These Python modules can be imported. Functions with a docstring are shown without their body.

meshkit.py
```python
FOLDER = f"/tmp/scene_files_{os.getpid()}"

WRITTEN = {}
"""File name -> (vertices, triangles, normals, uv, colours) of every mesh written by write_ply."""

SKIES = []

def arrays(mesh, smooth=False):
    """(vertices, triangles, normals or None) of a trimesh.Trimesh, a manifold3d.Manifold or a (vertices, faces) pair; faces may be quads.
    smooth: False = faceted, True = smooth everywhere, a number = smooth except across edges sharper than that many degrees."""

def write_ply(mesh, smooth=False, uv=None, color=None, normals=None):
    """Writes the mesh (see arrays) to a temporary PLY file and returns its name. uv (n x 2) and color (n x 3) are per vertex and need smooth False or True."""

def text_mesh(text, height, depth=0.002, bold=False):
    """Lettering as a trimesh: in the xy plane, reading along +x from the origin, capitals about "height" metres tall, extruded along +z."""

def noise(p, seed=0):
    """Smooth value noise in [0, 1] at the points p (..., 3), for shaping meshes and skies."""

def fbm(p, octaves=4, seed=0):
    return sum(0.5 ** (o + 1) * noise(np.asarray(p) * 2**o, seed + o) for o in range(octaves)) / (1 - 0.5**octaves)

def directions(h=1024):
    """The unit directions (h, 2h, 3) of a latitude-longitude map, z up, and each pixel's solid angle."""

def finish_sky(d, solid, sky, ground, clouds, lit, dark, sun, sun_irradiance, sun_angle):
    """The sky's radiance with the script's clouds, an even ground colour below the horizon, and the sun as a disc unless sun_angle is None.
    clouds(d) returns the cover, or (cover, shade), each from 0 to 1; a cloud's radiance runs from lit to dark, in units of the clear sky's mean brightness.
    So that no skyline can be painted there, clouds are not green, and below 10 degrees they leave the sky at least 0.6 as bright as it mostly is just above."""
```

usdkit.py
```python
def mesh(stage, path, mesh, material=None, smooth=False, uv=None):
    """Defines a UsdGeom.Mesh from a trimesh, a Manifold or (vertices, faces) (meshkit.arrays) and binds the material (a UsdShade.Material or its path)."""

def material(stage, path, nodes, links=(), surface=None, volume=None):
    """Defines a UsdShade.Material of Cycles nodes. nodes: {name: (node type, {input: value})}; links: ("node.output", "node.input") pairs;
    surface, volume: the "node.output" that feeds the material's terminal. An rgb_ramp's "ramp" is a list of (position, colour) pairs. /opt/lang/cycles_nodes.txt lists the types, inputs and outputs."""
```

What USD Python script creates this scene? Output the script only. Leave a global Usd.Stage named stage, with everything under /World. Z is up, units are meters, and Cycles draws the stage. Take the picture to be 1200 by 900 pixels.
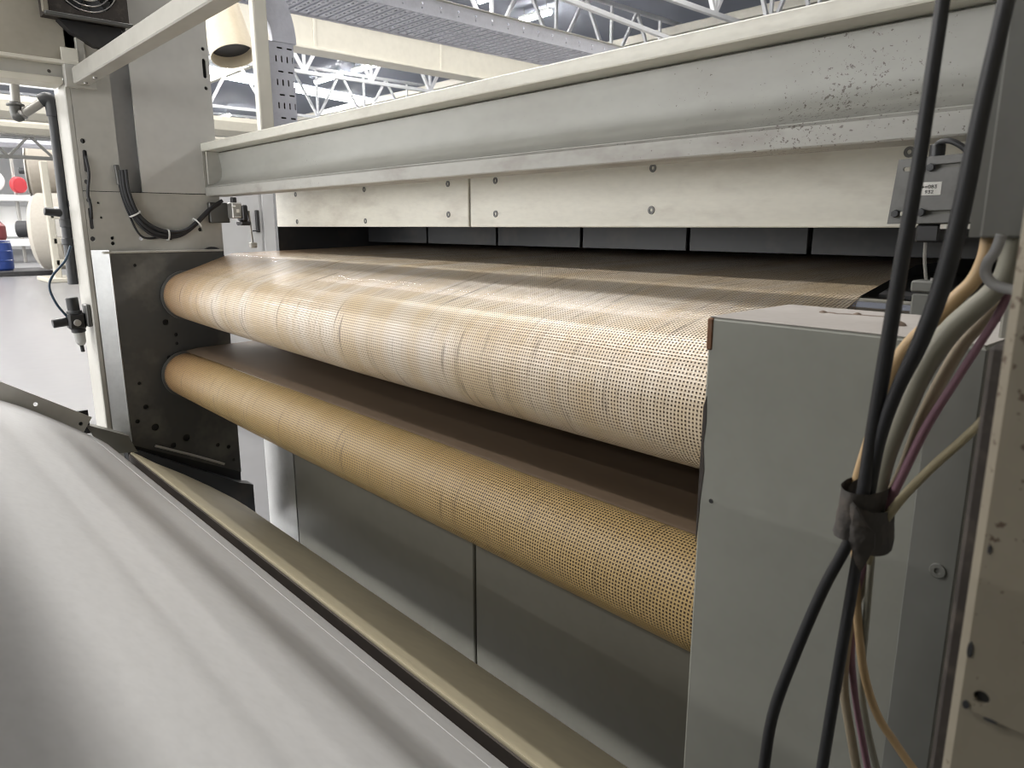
import math, numpy as np, trimesh, usdkit, meshkit
from pxr import Usd, UsdGeom, UsdLux, UsdShade, Sdf, Gf, Vt
from shapely.geometry import Polygon, Point, box as sbox, LineString
from shapely.ops import unary_union
stage = Usd.Stage.CreateInMemory()
UsdGeom.SetStageUpAxis(stage, UsdGeom.Tokens.z); UsdGeom.SetStageMetersPerUnit(stage, 1.0)
UsdGeom.Xform.Define(stage, '/World'); UsdGeom.Scope.Define(stage, '/World/Looks')
rng = np.random.default_rng(7)

# ---------------------------------------------------------------- camera
PITCH, YAW = math.atan2(185, 845), math.radians(42.4)
fh = np.array([-math.cos(YAW), math.sin(YAW), 0]); rt = np.array([math.sin(YAW), math.cos(YAW), 0]); zz = np.array([0, 0, 1.])
fw = fh * math.cos(PITCH) - zz * math.sin(PITCH); up = fh * math.sin(PITCH) + zz * math.cos(PITCH)
cam = UsdGeom.Camera.Define(stage, '/World/camera')
m = np.eye(4); m[0, :3], m[1, :3], m[2, :3], m[3, :3] = rt, up, -fw, (0, 0, 1.55)
cam.AddTransformOp().Set(Gf.Matrix4d(m.tolist()))
cam.CreateHorizontalApertureAttr(36.0); cam.CreateVerticalApertureAttr(27.0)
cam.CreateFocalLengthAttr(36.0 * 845 / 1200); cam.CreateClippingRangeAttr(Gf.Vec2f(.02, 500))
cam.CreateFStopAttr(9.0); cam.CreateFocusDistanceAttr(1.9)
cam.CreateExposureAttr(0.5)

# ---------------------------------------------------------------- light: the hall's rows of ceiling lamps and the daylight that comes in from its open side
dome = UsdLux.DomeLight.Define(stage, '/World/sky'); dome.CreateIntensityAttr(1.4); dome.CreateColorAttr(Gf.Vec3f(.97, .96, .94))
LAMP_ROWS = [(-13., 70., -42, -6), (-8.0, 66., -42, -5), (-3.0, 70., -42, -2.5), (2.0, 62., -42, -2.5), (7.0, 34., -45, -5), (12., 34., -45, -5), (9.5, 40., -3, 16)]  # last row is added, unseen, to brighten the tray and girder sides
for k, (ly, ln, x0, x1) in enumerate(LAMP_ROWS):
    r = UsdLux.RectLight.Define(stage, f'/World/ceiling_lamp_row_{k:03d}')
    r.AddTranslateOp().Set(Gf.Vec3d((x0 + x1) / 2, ly, 7.6)); r.CreateWidthAttr(x1 - x0); r.CreateHeightAttr(.25)
    r.CreateIntensityAttr(ln); r.CreateColorAttr(Gf.Vec3f(1., .97, .93))

# ---------------------------------------------------------------- helpers
made = {}
def numbered(parent, name):
    k = made.get((parent, name), 0); made[(parent, name)] = k + 1
    return f'{parent}/{name}' + (f'_{k:03d}' if k else '')
def tag(p, label=None, cat=None, group=None, kind=None):
    for k, v in (('label', label), ('category', cat), ('group', group), ('kind', kind)):
        if v: p.SetCustomDataByKey(k, v)
    return p
class Thing:
    def __init__(s, name, label, cat, loc=(0, 0, 0), group=None):
        s.path = numbered('/World', name); s.loc = np.array(loc, float)
        x = UsdGeom.Xform.Define(stage, s.path); x.AddTranslateOp().Set(Gf.Vec3d(*map(float, loc))); s.prim = x.GetPrim()
        tag(s.prim, label, cat, group)
    def part(s, name, mesh, mat, smooth=30, label=None, uv=None, kind=None, under=None):
        base = under or s.path
        v, f, _ = meshkit.arrays(mesh); 
        path = numbered(base, name)
        p = usdkit.mesh(stage, path, (v - s.loc, f), M[mat], smooth, uv).GetPrim()
        tag(p, label, kind=kind); return path
def solo(name, mesh, mat, label=None, cat=None, smooth=30, group=None, kind=None):
    p = usdkit.mesh(stage, numbered('/World', name), mesh, M[mat], smooth).GetPrim()
    return tag(p, label, cat, group, kind)
def struct(name, mesh, mat, smooth=30): return solo(name, mesh, mat, kind='structure', smooth=smooth)

cat_ = trimesh.util.concatenate
def rbox(x0, x1, y0, y1, z0, z1, r=.003):
    """A box with chamfered edges."""
    lo, hi = np.array([x0, y0, z0]), np.array([x1, y1, z1]); r = min(r, *(.45 * (hi - lo)))
    pts = []
    for s in np.ndindex(2, 2, 2):
        c = np.where(s, hi - r, lo + r)
        for k in range(3):
            d = np.zeros(3); d[k] = r * (1 if s[k] else -1)
            pts.append(c + d)
    return trimesh.convex.convex_hull(np.array(pts))
def box(x0, x1, y0, y1, z0, z1): return trimesh.creation.box(bounds=[[x0, y0, z0], [x1, y1, z1]])
def cyl(a, b, r, n=24, r2=None):
    """A cylinder or cone from a to b with a tiny chamfer."""
    a, b = np.array(a, float), np.array(b, float); L = np.linalg.norm(b - a); r2 = r if r2 is None else r2
    c = min(.12 * r, .2 * L)
    prof = np.array([[0, 0], [r - c, 0], [r, c], [r2, L - c], [r2 - c, L], [0, L]])
    mm = trimesh.creation.revolve(prof, sections=n)
    mm.apply_transform(trimesh.geometry.align_vectors([0, 0, 1], (b - a) / L)); mm.apply_translation(a); return mm
def lathe(prof, a, d, n=32):
    mm = trimesh.creation.revolve(np.array(prof, float), sections=n)
    mm.apply_transform(trimesh.geometry.align_vectors([0, 0, 1], np.array(d, float) / np.linalg.norm(d))); mm.apply_translation(a); return mm
def smooth_path(pts, per=8):
    p = np.array(pts, float); p = np.vstack([2 * p[0] - p[1], p, 2 * p[-1] - p[-2]]); out = []
    for i in range(1, len(p) - 2):
        for t in np.linspace(0, 1, per, endpoint=False):
            a, b, c, d = p[i - 1:i + 3]
            out.append(.5 * ((2 * b) + (c - a) * t + (2 * a - 5 * b + 4 * c - d) * t * t + (3 * b - a - 3 * c + d) * t ** 3))
    out.append(p[-2]); return np.array(out)
def tube(pts, r, n=12, per=8, smooth=True):
    """A round tube along a smooth path; pts rows are x, y, z (and radius)."""
    p = np.array(pts, float)
    if p.shape[1] == 3: p = np.c_[p, np.full(len(p), r)]
    if smooth: p = smooth_path(p, per)
    q, rad = p[:, :3], p[:, 3]
    t = np.gradient(q, axis=0); t /= np.linalg.norm(t, axis=1, keepdims=True)
    nrm = np.cross(t[0], [0, .3, 1.]); nrm /= np.linalg.norm(nrm); rings = []
    for i in range(len(q)):
        nrm = nrm - t[i] * (nrm @ t[i]); nrm /= np.linalg.norm(nrm); bi = np.cross(t[i], nrm)
        a = np.linspace(0, 2 * math.pi, n, endpoint=False)[:, None]
        rings.append(q[i] + rad[i] * (np.cos(a) * nrm + np.sin(a) * bi))
    v = np.vstack(rings + [q[:1], q[-1:]]); f = []; N = len(q)
    for i in range(N - 1):
        for j in range(n):
            a, b = i * n + j, i * n + (j + 1) % n
            f += [[a, b, b + n], [a, b + n, a + n]]
    for j in range(n):
        f += [[N * n, (j + 1) % n, j], [N * n + 1, (N - 1) * n + j, (N - 1) * n + (j + 1) % n]]
    return trimesh.Trimesh(v, f, process=False)
def ext(poly, axis, p0, p1):
    """Extrudes a polygon: along x from (y,z), along y from (x,z), along z from (x,y)."""
    g = [poly] if poly.geom_type == 'Polygon' else list(poly.geoms)
    import manifold3d as m3
    cs = m3.CrossSection([np.array(r.coords)[:-1] for q in g for r in (q.exterior, *q.interiors)], m3.FillRule.EvenOdd)
    e = cs.extrude(p1 - p0).to_mesh(); mm = trimesh.Trimesh(e.vert_properties[:, :3], e.tri_verts, process=False)
    v = mm.vertices.copy(); k = v[:, 2] + p0
    if axis == 'x': w = np.c_[k, v[:, 0], v[:, 1]]
    elif axis == 'y': w = np.c_[v[:, 0], k, v[:, 1]]
    else: w = np.c_[v[:, 0], v[:, 1], k]
    f = mm.faces[:, ::-1] if axis == 'y' else mm.faces
    return trimesh.Trimesh(w, f, process=False)
def slot(x, y0, y1, r): return LineString([(x, y0), (x, y1)]).buffer(r)
def bar(a, b, w, h=None):
    """A straight rectangular bar from a to b."""
    a, b = np.array(a, float), np.array(b, float); L = np.linalg.norm(b - a); h = h or w
    mm = rbox(-w / 2, w / 2, -h / 2, h / 2, 0, L, .08 * min(w, h))
    d = (b - a) / L; x = np.cross([0, 0, 1.], d)
    x = np.array([1., 0, 0]) if np.linalg.norm(x) < 1e-3 else x / np.linalg.norm(x)
    T = np.eye(4); T[:3, 0], T[:3, 1], T[:3, 2], T[:3, 3] = x, np.cross(d, x), d, a
    mm.apply_transform(T); return mm
def screw(x, y, z, r=.0085, d=(0, -1, 0)):
    """A countersunk head with a socket, facing d."""
    return lathe([[0, -.002], [r, -.002], [r, .0006], [.93 * r, .0012], [.42 * r, .0012], [.40 * r, -.0012], [0, -.0012]], (x, y, z), d, 20)
def wcard(pts2, ys): pass

# ---------------------------------------------------------------- materials
M = {}
def paint(name, base, rough=.45, dirt=(.16, .13, .10), amount=.35, scale=6., metallic=0., spec=.5, speck=None, bump=.06, grain=(1, 1, 1)):
    """Painted or bare sheet: base colour with soft soiling, fine speckle and a slight uneven surface."""
    n = {'g': ('geometry', {}), 'mp': ('mapping', {'scale': grain}), 'n1': ('noise_texture', {'scale': scale, 'detail': 5., 'roughness': .62}),
         'r1': ('rgb_ramp', {'ramp': [(0, (0, 0, 0)), (.50, (0, 0, 0)), (.78, (amount,) * 3), (1, (amount,) * 3)]}),
         'n2': ('noise_texture', {'scale': scale * 9, 'detail': 4., 'roughness': .6}),
         'r2': ('rgb_ramp', {'ramp': [(0, tuple(b * .9 for b in base)), (.5, base), (1, tuple(min(1, b * 1.08) for b in base))]}),
         'mx': ('mix', {'mix_type': 'mix', 'color2': dirt}), 'bp': ('bump', {'strength': bump, 'distance': .01}),
         'p': ('principled_bsdf', {'roughness': rough, 'metallic': metallic, 'specular_ior_level': spec})}
    l = [('g.position', 'mp.vector'), ('mp.vector', 'n1.vector'), ('mp.vector', 'n2.vector'), ('n1.fac', 'r1.fac'), ('n2.fac', 'r2.fac'), ('r2.color', 'mx.color1'),
         ('r1.color', 'mx.fac'), ('n1.fac', 'bp.height'), ('bp.normal', 'p.normal')]
    last = 'mx.color'
    if speck:
        dens, sc, col = speck
        n.update({'n3': ('noise_texture', {'scale': sc, 'detail': 3., 'roughness': .7}), 'n4': ('noise_texture', {'scale': 2.2, 'detail': 2.}), 'ad': ('math', {'math_type': 'multiply_add', 'value2': .45}), 'sx': ('separate_xyz', {}), 'mr': ('map_range', {'from_min': -1.6, 'from_max': -.4, 'to_min': 0., 'to_max': .09, 'clamp': True}), 'ad2': ('math', {'math_type': 'add'}),
                  'r3': ('rgb_ramp', {'ramp': [(0, (0, 0, 0)), (dens, (0, 0, 0)), (dens + .04, (.75, .75, .75)), (1, (1, 1, 1))]}), 'mx2': ('mix', {'color2': col})})
        l += [('g.position', 'n3.vector'), ('g.position', 'n4.vector'), ('n4.fac', 'ad.value1'), ('n3.fac', 'ad.value3'), ('g.position', 'sx.vector'), ('sx.x', 'mr.value'), ('ad.value', 'ad2.value1'), ('mr.result', 'ad2.value2'), ('ad2.value', 'r3.fac'), ('r3.color', 'mx2.fac'), (last, 'mx2.color1')]
        last = 'mx2.color'
    l.append((last, 'p.base_color'))
    M[name] = usdkit.material(stage, '/World/Looks/' + name, n, l, surface='p.BSDF')
def plain(name, col, rough=.5, metallic=0., emit=0., ecol=None, spec=.5):
    d = {'base_color': col, 'roughness': rough, 'metallic': metallic, 'specular_ior_level': spec}
    if emit: d.update(emission_strength=emit, emission_color=ecol or col)
    M[name] = usdkit.material(stage, '/World/Looks/' + name, {'p': ('principled_bsdf', d)}, surface='p.BSDF')
def belt(name, warp, weft, pale, pale_amt, streak, cell=.0072, hole=.54, rough=.24, spec=.6):
    """Open-mesh belt of coated threads: a square weave with see-through holes, laid out on the belt's own length and width."""
    n = {'tc': ('texture_coordinate', {}), 's': ('separate_xyz', {})}
    l = [('tc.UV', 's.vector')]
    for a in 'xy':
        n.update({'m' + a: ('math', {'math_type': 'multiply', 'value2': 1 / cell}), 'f' + a: ('math', {'math_type': 'fraction'}), 'c' + a: ('math', {'math_type': 'subtract', 'value2': .5}),
                  'a' + a: ('math', {'math_type': 'absolute'}), 'd' + a: ('math', {'math_type': 'multiply', 'value2': 2.}), 'h' + a: ('math', {'math_type': 'less_than', 'value2': hole})})
        l += [('s.' + a, f'm{a}.value1'), (f'm{a}.value', f'f{a}.value1'), (f'f{a}.value', f'c{a}.value1'), (f'c{a}.value', f'a{a}.value1'), (f'a{a}.value', f'd{a}.value1'), (f'd{a}.value', f'h{a}.value1')]
    n.update({'hole': ('math', {'math_type': 'multiply'}), 'top': ('math', {'math_type': 'maximum'}),
              'mp': ('mapping', {'scale': (9, 1.1, 1)}), 'n1': ('noise_texture', {'scale': 1., 'detail': 4., 'roughness': .65}), 'r1': ('rgb_ramp', {'ramp': [(0, (0, 0, 0)), (.40, (0, 0, 0)), (.62, (pale_amt,) * 3), (1, (pale_amt,) * 3)]}),
              'mp2': ('mapping', {'scale': (46, 3.2, 1)}), 'n2': ('noise_texture', {'scale': 1., 'detail': 5., 'roughness': .7}), 'r2': ('rgb_ramp', {'ramp': [(0, (0, 0, 0)), (.56, (0, 0, 0)), (.70, (streak,) * 3), (1, (streak,) * 3)]}),
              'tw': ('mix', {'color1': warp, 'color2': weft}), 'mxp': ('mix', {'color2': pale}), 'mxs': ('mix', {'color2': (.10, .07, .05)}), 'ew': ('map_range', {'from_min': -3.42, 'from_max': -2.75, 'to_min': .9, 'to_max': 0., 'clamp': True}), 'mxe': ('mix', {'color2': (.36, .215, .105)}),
              'bp': ('bump', {'strength': .35, 'distance': .0015}), 'p': ('principled_bsdf', {'roughness': rough, 'specular_ior_level': spec}), 't': ('transparent_bsdf', {}), 'out': ('mix_closure', {})})
    l += [('hx.value', 'hole.value1'), ('hy.value', 'hole.value2'), ('dx.value', 'top.value1'), ('dy.value', 'top.value2'), ('tc.UV', 'mp.vector'), ('mp.vector', 'n1.vector'), ('n1.fac', 'r1.fac'),
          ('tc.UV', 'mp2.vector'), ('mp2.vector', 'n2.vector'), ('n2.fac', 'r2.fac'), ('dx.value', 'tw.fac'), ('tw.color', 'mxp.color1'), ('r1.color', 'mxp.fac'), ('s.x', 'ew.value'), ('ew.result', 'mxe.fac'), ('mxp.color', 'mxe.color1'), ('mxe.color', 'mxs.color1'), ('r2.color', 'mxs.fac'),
          ('mxs.color', 'p.base_color'), ('top.value', 'bp.height'), ('bp.normal', 'p.normal'), ('hole.value', 'out.fac'), ('p.BSDF', 'out.closure1'), ('t.BSDF', 'out.closure2')]
    M[name] = usdkit.material(stage, '/World/Looks/' + name, n, l, surface='out.closure')

GREY = (.46, .45, .41)
paint('frame_paint', GREY, .42, amount=.25, scale=3.)
paint('frame_paint_glossy', (.54, .53, .50), .26, amount=.12, scale=2.)
paint('beam_paint', (.36, .36, .33), .40, amount=.30, scale=4., speck=(.965, 130., (.13, .115, .10)), grain=(.5, 1, 1))
paint('fascia_paint', (.69, .675, .60), .42, amount=.40, scale=6., dirt=(.28, .22, .18), grain=(.6, 1, 1.8))
paint('guard_paint', (.255, .26, .232), .40, amount=.15, scale=3.)
paint('panel_paint', (.19, .186, .162), .40, amount=.10, scale=2.)
paint('cover_paint', (.48, .482, .485), .48, amount=.14, scale=7., dirt=(.38, .38, .375), bump=.02, grain=(.6, 1, 1))
paint('cover_edge', (.50, .45, .32), .50, amount=.20, scale=3.)
paint('pillar_paint', (.25, .225, .175), .45, amount=.25, scale=6., dirt=(.22, .17, .13), speck=(.99, 90., (.10, .07, .05)))
paint('duct_grey', (.13, .132, .12), .5, amount=.2, scale=7.)
paint('galvanised', (.56, .57, .57), .38, amount=.5, scale=7., dirt=(.40, .40, .41), metallic=.55)
paint('dark_plate', (.075, .075, .072), .45, amount=.75, scale=4.5, dirt=(.20, .19, .165))
paint('dark_steel', (.036, .038, .042), .45, amount=.3)
paint('black_and_shade', (.022, .022, .024), .6, amount=.2)  # black parts, and black standing in for shade in holes and the groove
paint('steel', (.42, .41, .40), .33, amount=.5, scale=14., metallic=.85, dirt=(.16, .14, .12))
paint('roller_core', (.13, .093, .062), .5, amount=.2)
paint('rust', (.16, .075, .035), .8, amount=.6, scale=60.)
paint('grime', (.045, .038, .034), .8, amount=.6, scale=50., dirt=(.13, .11, .09))
paint('floor_concrete', (.17, .17, .175), .32, amount=.22, scale=.7, dirt=(.13, .128, .125))
paint('wall_sheet', (.62, .62, .62), .6, amount=.15, scale=.5)
paint('truss_white', (.72, .73, .75), .45, amount=.12, scale=1.)
paint('cream_paint', (.74, .71, .62), .45, amount=.2, scale=1.2, dirt=(.5, .46, .38))
paint('beige_paint', (.62, .54, .40), .5, amount=.15, scale=5.)
paint('tray_zinc', (.66, .67, .75), .5, amount=.3, metallic=.0, scale=8., dirt=(.28, .29, .34))
paint('paper_roll', (.32, .29, .245), .7, amount=.35, scale=1.5, dirt=(.22, .195, .16))
paint('felt_roll', (.40, .375, .33), .85, amount=.3, scale=1.5, dirt=(.3, .28, .25))
paint('fan_panel_paint', (.42, .39, .32), .45, amount=.25, scale=4., dirt=(.25, .22, .17))
paint('dust', (.44, .41, .385), .8, amount=.5, scale=12., dirt=(.36, .33, .30))
paint('far_cream', (.42, .40, .34), .5, amount=.2, scale=1.2, dirt=(.3, .28, .23))
paint('flange_paint', (.38, .375, .345), .45, amount=.75, scale=9., dirt=(.17, .13, .11), speck=(.965, 130., (.13, .115, .10)), grain=(.45, 1, 1))
plain('soft_stain', (.46, .41, .35), .6)
paint('side_panel_shaded', (.165, .17, .158), .42, amount=.2, scale=4.)  # guard grey darkened for how this panel turns from the light
paint('groove_shade', (.055, .045, .038), .7, amount=.3)  # groove shade put into the colour
paint('tape', (.055, .050, .047), .75, amount=.5, scale=40., bump=.4)
paint('stain', (.20, .15, .115), .8, amount=.6, scale=60.)
paint('worn_steel', (.17, .17, .165), .5, amount=.6, scale=22., metallic=.2, dirt=(.08, .075, .07))
paint('strip_grey', (.42, .42, .42), .45, amount=.15)
plain('chrome', (.62, .62, .64), .12, 1.)
plain('black_plastic', (.018, .018, .02), .38); plain('black_rubber', (.022, .023, .026), .5)
plain('dark_pipe', (.10, .10, .095), .4, .3); plain('pipe_grey', (.36, .35, .33), .35, .4)
plain('clear_bowl', (.42, .42, .40), .15); plain('blue_hose', (.03, .06, .10), .35)
plain('white_label', (.72, .71, .68), .5); plain('ink', (.02, .02, .02), .6); plain('white_plastic', (.75, .75, .74), .4)
plain('cable_cream', (.46, .32, .17), .5); plain('cable_grey', (.27, .26, .21), .5); plain('cable_beige', (.36, .30, .215), .5); plain('cable_mauve', (.27, .145, .19), .5)
plain('cable_tan', (.38, .33, .21), .5); plain('hook_grey', (.34, .34, .34), .45)
plain('drum_blue', (.02, .05, .22), .35); plain('red_paint', (.45, .04, .05), .4); plain('dark_red', (.22, .05, .05), .5)
plain('tube_light', (1, 1, 1), .4, emit=26., ecol=(1., .98, .95)); plain('rooflight', (1, 1, 1), .5, emit=14., ecol=(.95, .98, 1.))
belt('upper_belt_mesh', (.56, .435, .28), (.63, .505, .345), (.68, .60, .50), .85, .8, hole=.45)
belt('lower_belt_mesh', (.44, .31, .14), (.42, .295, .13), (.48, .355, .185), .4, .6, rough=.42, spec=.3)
# roof deck: ribbed sheet
M['roof_deck'] = usdkit.material(stage, '/World/Looks/roof_deck', {'g': ('geometry', {}), 'w': ('wave_texture', {'bands_direction': 'y', 'scale': 1.3, 'profile': 'saw'}), 'b': ('bump', {'strength': 1., 'distance': .12}),
    'p': ('principled_bsdf', {'base_color': (.28, .30, .35), 'roughness': .5})}, [('g.position', 'w.vector'), ('w.fac', 'b.height'), ('b.normal', 'p.normal')], surface='p.BSDF')

# ================================================================ the hall
struct('floor', box(-60, 20, -25, 45, -.2, 0), 'floor_concrete', False)
struct('ceiling', box(-60, 20, -25, 45, 8.3, 8.5), 'roof_deck', False)
struct('wall_left', box(-60.3, -60, -25, 45, 0, 8.3), 'wall_sheet', False)
struct('wall_right', box(20, 20.3, -25, 45, 0, 8.3), 'wall_sheet', False)
struct('wall_back', box(-60, 20, 45, 45.3, 0, 8.3), 'wall_sheet', False)

def truss(x, y0, y1, label, zb=6.0, zt=7.9, step=2.2):
    t = Thing('roof_truss', label, 'roof truss', (x, y0, zb), 'white lattice trusses under the roof')
    t.part('chord', bar((x, y0, zb), (x, y1, zb), .10), 'truss_white'); t.part('chord', bar((x, y0, zt), (x, y1, zt), .12), 'truss_white')
    n = int((y1 - y0) / step); ys = np.linspace(y0, y1, n + 1)
    for i in range(n):
        t.part('upright', bar((x, ys[i], zb), (x, ys[i], zt), .08), 'truss_white')
        ym = (ys[i] + ys[i + 1]) / 2
        t.part('diagonal', bar((x, ys[i], zb), (x, ym, zt), .09), 'truss_white'); t.part('diagonal', bar((x, ym, zt), (x, ys[i + 1], zb), .09), 'truss_white')
for x, y0, y1, lb in ((-9.5, 7.5, 24., 'white lattice roof truss nearest the machine, above the cream girder'), (-15, 6., 34., 'white lattice roof truss, second one back from the cream girder'),
                      (-21, 4., 36., 'white lattice roof truss behind the ceiling tubes, third from the machine'), (-29, 2., 38., 'white lattice roof truss just before the glazed rooflight'), (-44, 0., 40., 'white lattice roof truss farthest away, behind the rooflight')):
    truss(x, y0, y1, lb)
def purlin(a, b, lb):
    solo('roof_purlin', bar(a, b, .22, .26), 'cream_paint', lb, 'roof beam', group='long roof beams under the deck')
purlin((-50, 12.5, 7.6), (-3, 12.5, 7.6), 'long pale roof beam crossing the trusses, left one above the slotted tray'); purlin((-50, 20.5, 7.6), (-3, 20.5, 7.6), 'long pale roof beam crossing the trusses, middle one')
purlin((-50, 28.5, 7.6), (-3, 28.5, 7.6), 'long pale roof beam crossing the trusses, farthest to the right')
solo('bracing_rod', bar((-8, 7.6, 4.85), (-8, 11.4, 4.65), .07), 'truss_white', 'bright white slanting brace above the upper edge of the crossbeam', 'brace')

def ceiling_tube(x0, x1, y, lb, z=7.95):
    t = Thing('tube_lamp', lb, 'tube lamp', ((x0 + x1) / 2, y, z), 'fluorescent tubes on the ceiling')
    t.part('lamp_housing', rbox(x0, x1, y - .09, y + .09, z + .05, z + .13, .02), 'white_plastic')
    for x in (x0 + .2, x1 - .2): t.part('hanger', bar((x, y, z + .12), (x, y, 8.31), .02), 'pipe_grey'); t.part('tube', cyl((x0 + .03, y, z), (x1 - .03, y, z), .075, 16), 'tube_light')
ceiling_tube(-18.3, -16.9, 17.05, 'glowing ceiling tube just above the perforated walkway, nearest of its row')
ceiling_tube(-28.7, -26.8, 17.05, 'glowing ceiling tube touching the lower edge of the cream girder')
ceiling_tube(-32., -29.9, 17.05, 'glowing ceiling tube left of the one at the cream girder, seen between truss bars')
ceiling_tube(-23.0, -21.4, 17.05, 'glowing ceiling tube of the same row hidden partly behind the cream girder')
ceiling_tube(-17.6, -16.2, 14.75, 'glowing ceiling tube at the top edge above the walkway rail')
ceiling_tube(-31.4, -29.0, 10.6, 'two glowing lamp spots under the beige hood, the right one')
ceiling_tube(-36.6, -34.2, 10.6, 'glowing lamp spot under the beige hood, the left one')
ceiling_tube(-45, -42, 17.0, 'faint far ceiling tube low beside the white post', 7.6)
rl = Thing('rooflight', 'long brightly glowing glazed strip in the roof behind the white post and trusses', 'rooflight', (-35.5, 17, 8.2))
for k in range(6):
    a, b = 11.2 + k * 2.2, 13.3 + k * 2.2; xo = lambda y: -33.0 - (y - 11) * .24
    rl.part('pane', ext(Polygon([(xo(a), a), (xo(b), b), (xo(b) - 1.7, b), (xo(a) - 1.7, a)]), 'z', 8.24, 8.29), 'rooflight', False)

g = Thing('crane_girder', 'broad cream box girder running overhead across the hall behind the crossbeam', 'girder', (-9, 8, 3.76))
g.part('girder_web', rbox(-9.22, -9., 2., 16., 3.77, 4.16, .01), 'cream_paint'); g.part('girder_flange', rbox(-9.3, -8.96, 2., 16., 3.74, 3.77, .005), 'cream_paint'); g.part('girder_flange', rbox(-9.3, -8.96, 2., 16., 4.16, 4.19, .005), 'cream_paint')
for k in range(7): g.part('stiffener', rbox(-9.0, -8.985, 2.8 + k * 2., 2.84 + k * 2., 3.77, 4.16, .004), 'cream_paint')

w = Thing('walkway_tray', 'lilac grey overhead walkway tray with rows of perforated ridges, above the crossbeam', 'walkway tray', (-4.7, 4, 3.0))
sl = []
for k in range(66):
    y = 1.6 + k * .075
    pl = unary_union([sbox(-5.02, y, -4.42, y + .052)]).difference(unary_union([sbox(-4.96 + q * .06, y + .016, -4.93 + q * .06, y + .034) for q in range(9)]))
    sl.append(ext(pl, 'z', 3.0, 3.012))
w.part('perforated_ridges', cat_(sl), 'tray_zinc', False, kind='stuff')
w.part('tray_floor', box(-5.02, -4.42, 1.6, 6.6, 3.02, 3.026), 'tray_zinc', False)
rail = sbox(1.6, 2.985, 6.6, 3.09).difference(unary_union([Point(1.75 + .16 * k, 3.05).buffer(.008) for k in range(30)] + [Point(1.75 + .16 * k, 3.02).buffer(.006) for k in range(30)]))
w.part('side_rail', ext(rail, 'x', -4.42, -4.412), 'tray_zinc', False); w.part('side_rail', rbox(-5.03, -5.02, 1.6, 6.6, 2.985, 3.09), 'tray_zinc')
w.part('rail_lip', rbox(-4.42, -4.385, 1.6, 6.6, 3.09, 3.097, .002), 'frame_paint')

p = Thing('cable_post', 'white upright box post rising behind the left end of the crossbeam', 'post', (-3.42, 1.55, 1.75))
p.part('post_shaft', rbox(-3.475, -3.425, 1.535, 1.60, 1.76, 3.6, .005), 'cream_paint'); p.part('foot_plate', rbox(-3.49, -3.40, 1.52, 1.608, 1.76, 1.772), 'frame_paint')
c = Thing('slotted_cable_tray', 'grey slotted cable tray standing beside the white post, its top curving over', 'cable tray', (-3.5, 1.68, 1.75))
pl = sbox(1.612, 1.765, 1.735, 2.40)
hs = []
for r in range(6):
    z = 1.79 + r * .105
    hs += [LineString([(1.645 + .028 * q, z), (1.645 + .028 * q, z + .022)]).buffer(.004) for q in range(4)] + [LineString([(1.655 + .05 * q, z + .06), (1.675 + .05 * q, z + .06)]).buffer(.004) for q in range(2)]
c.part('tray_web', ext(pl.difference(unary_union(hs)), 'x', -3.46, -3.456), 'tray_zinc', False); c.part('tray_back', box(-3.475, -3.470, 1.615, 1.735, 1.765, 2.40), 'black_and_shade', False)
arc = [(1.75 - .20 + .20 * math.cos(a), 2.40 + .30 * math.sin(a)) for a in np.linspace(0, 1.5, 14)]
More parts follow.
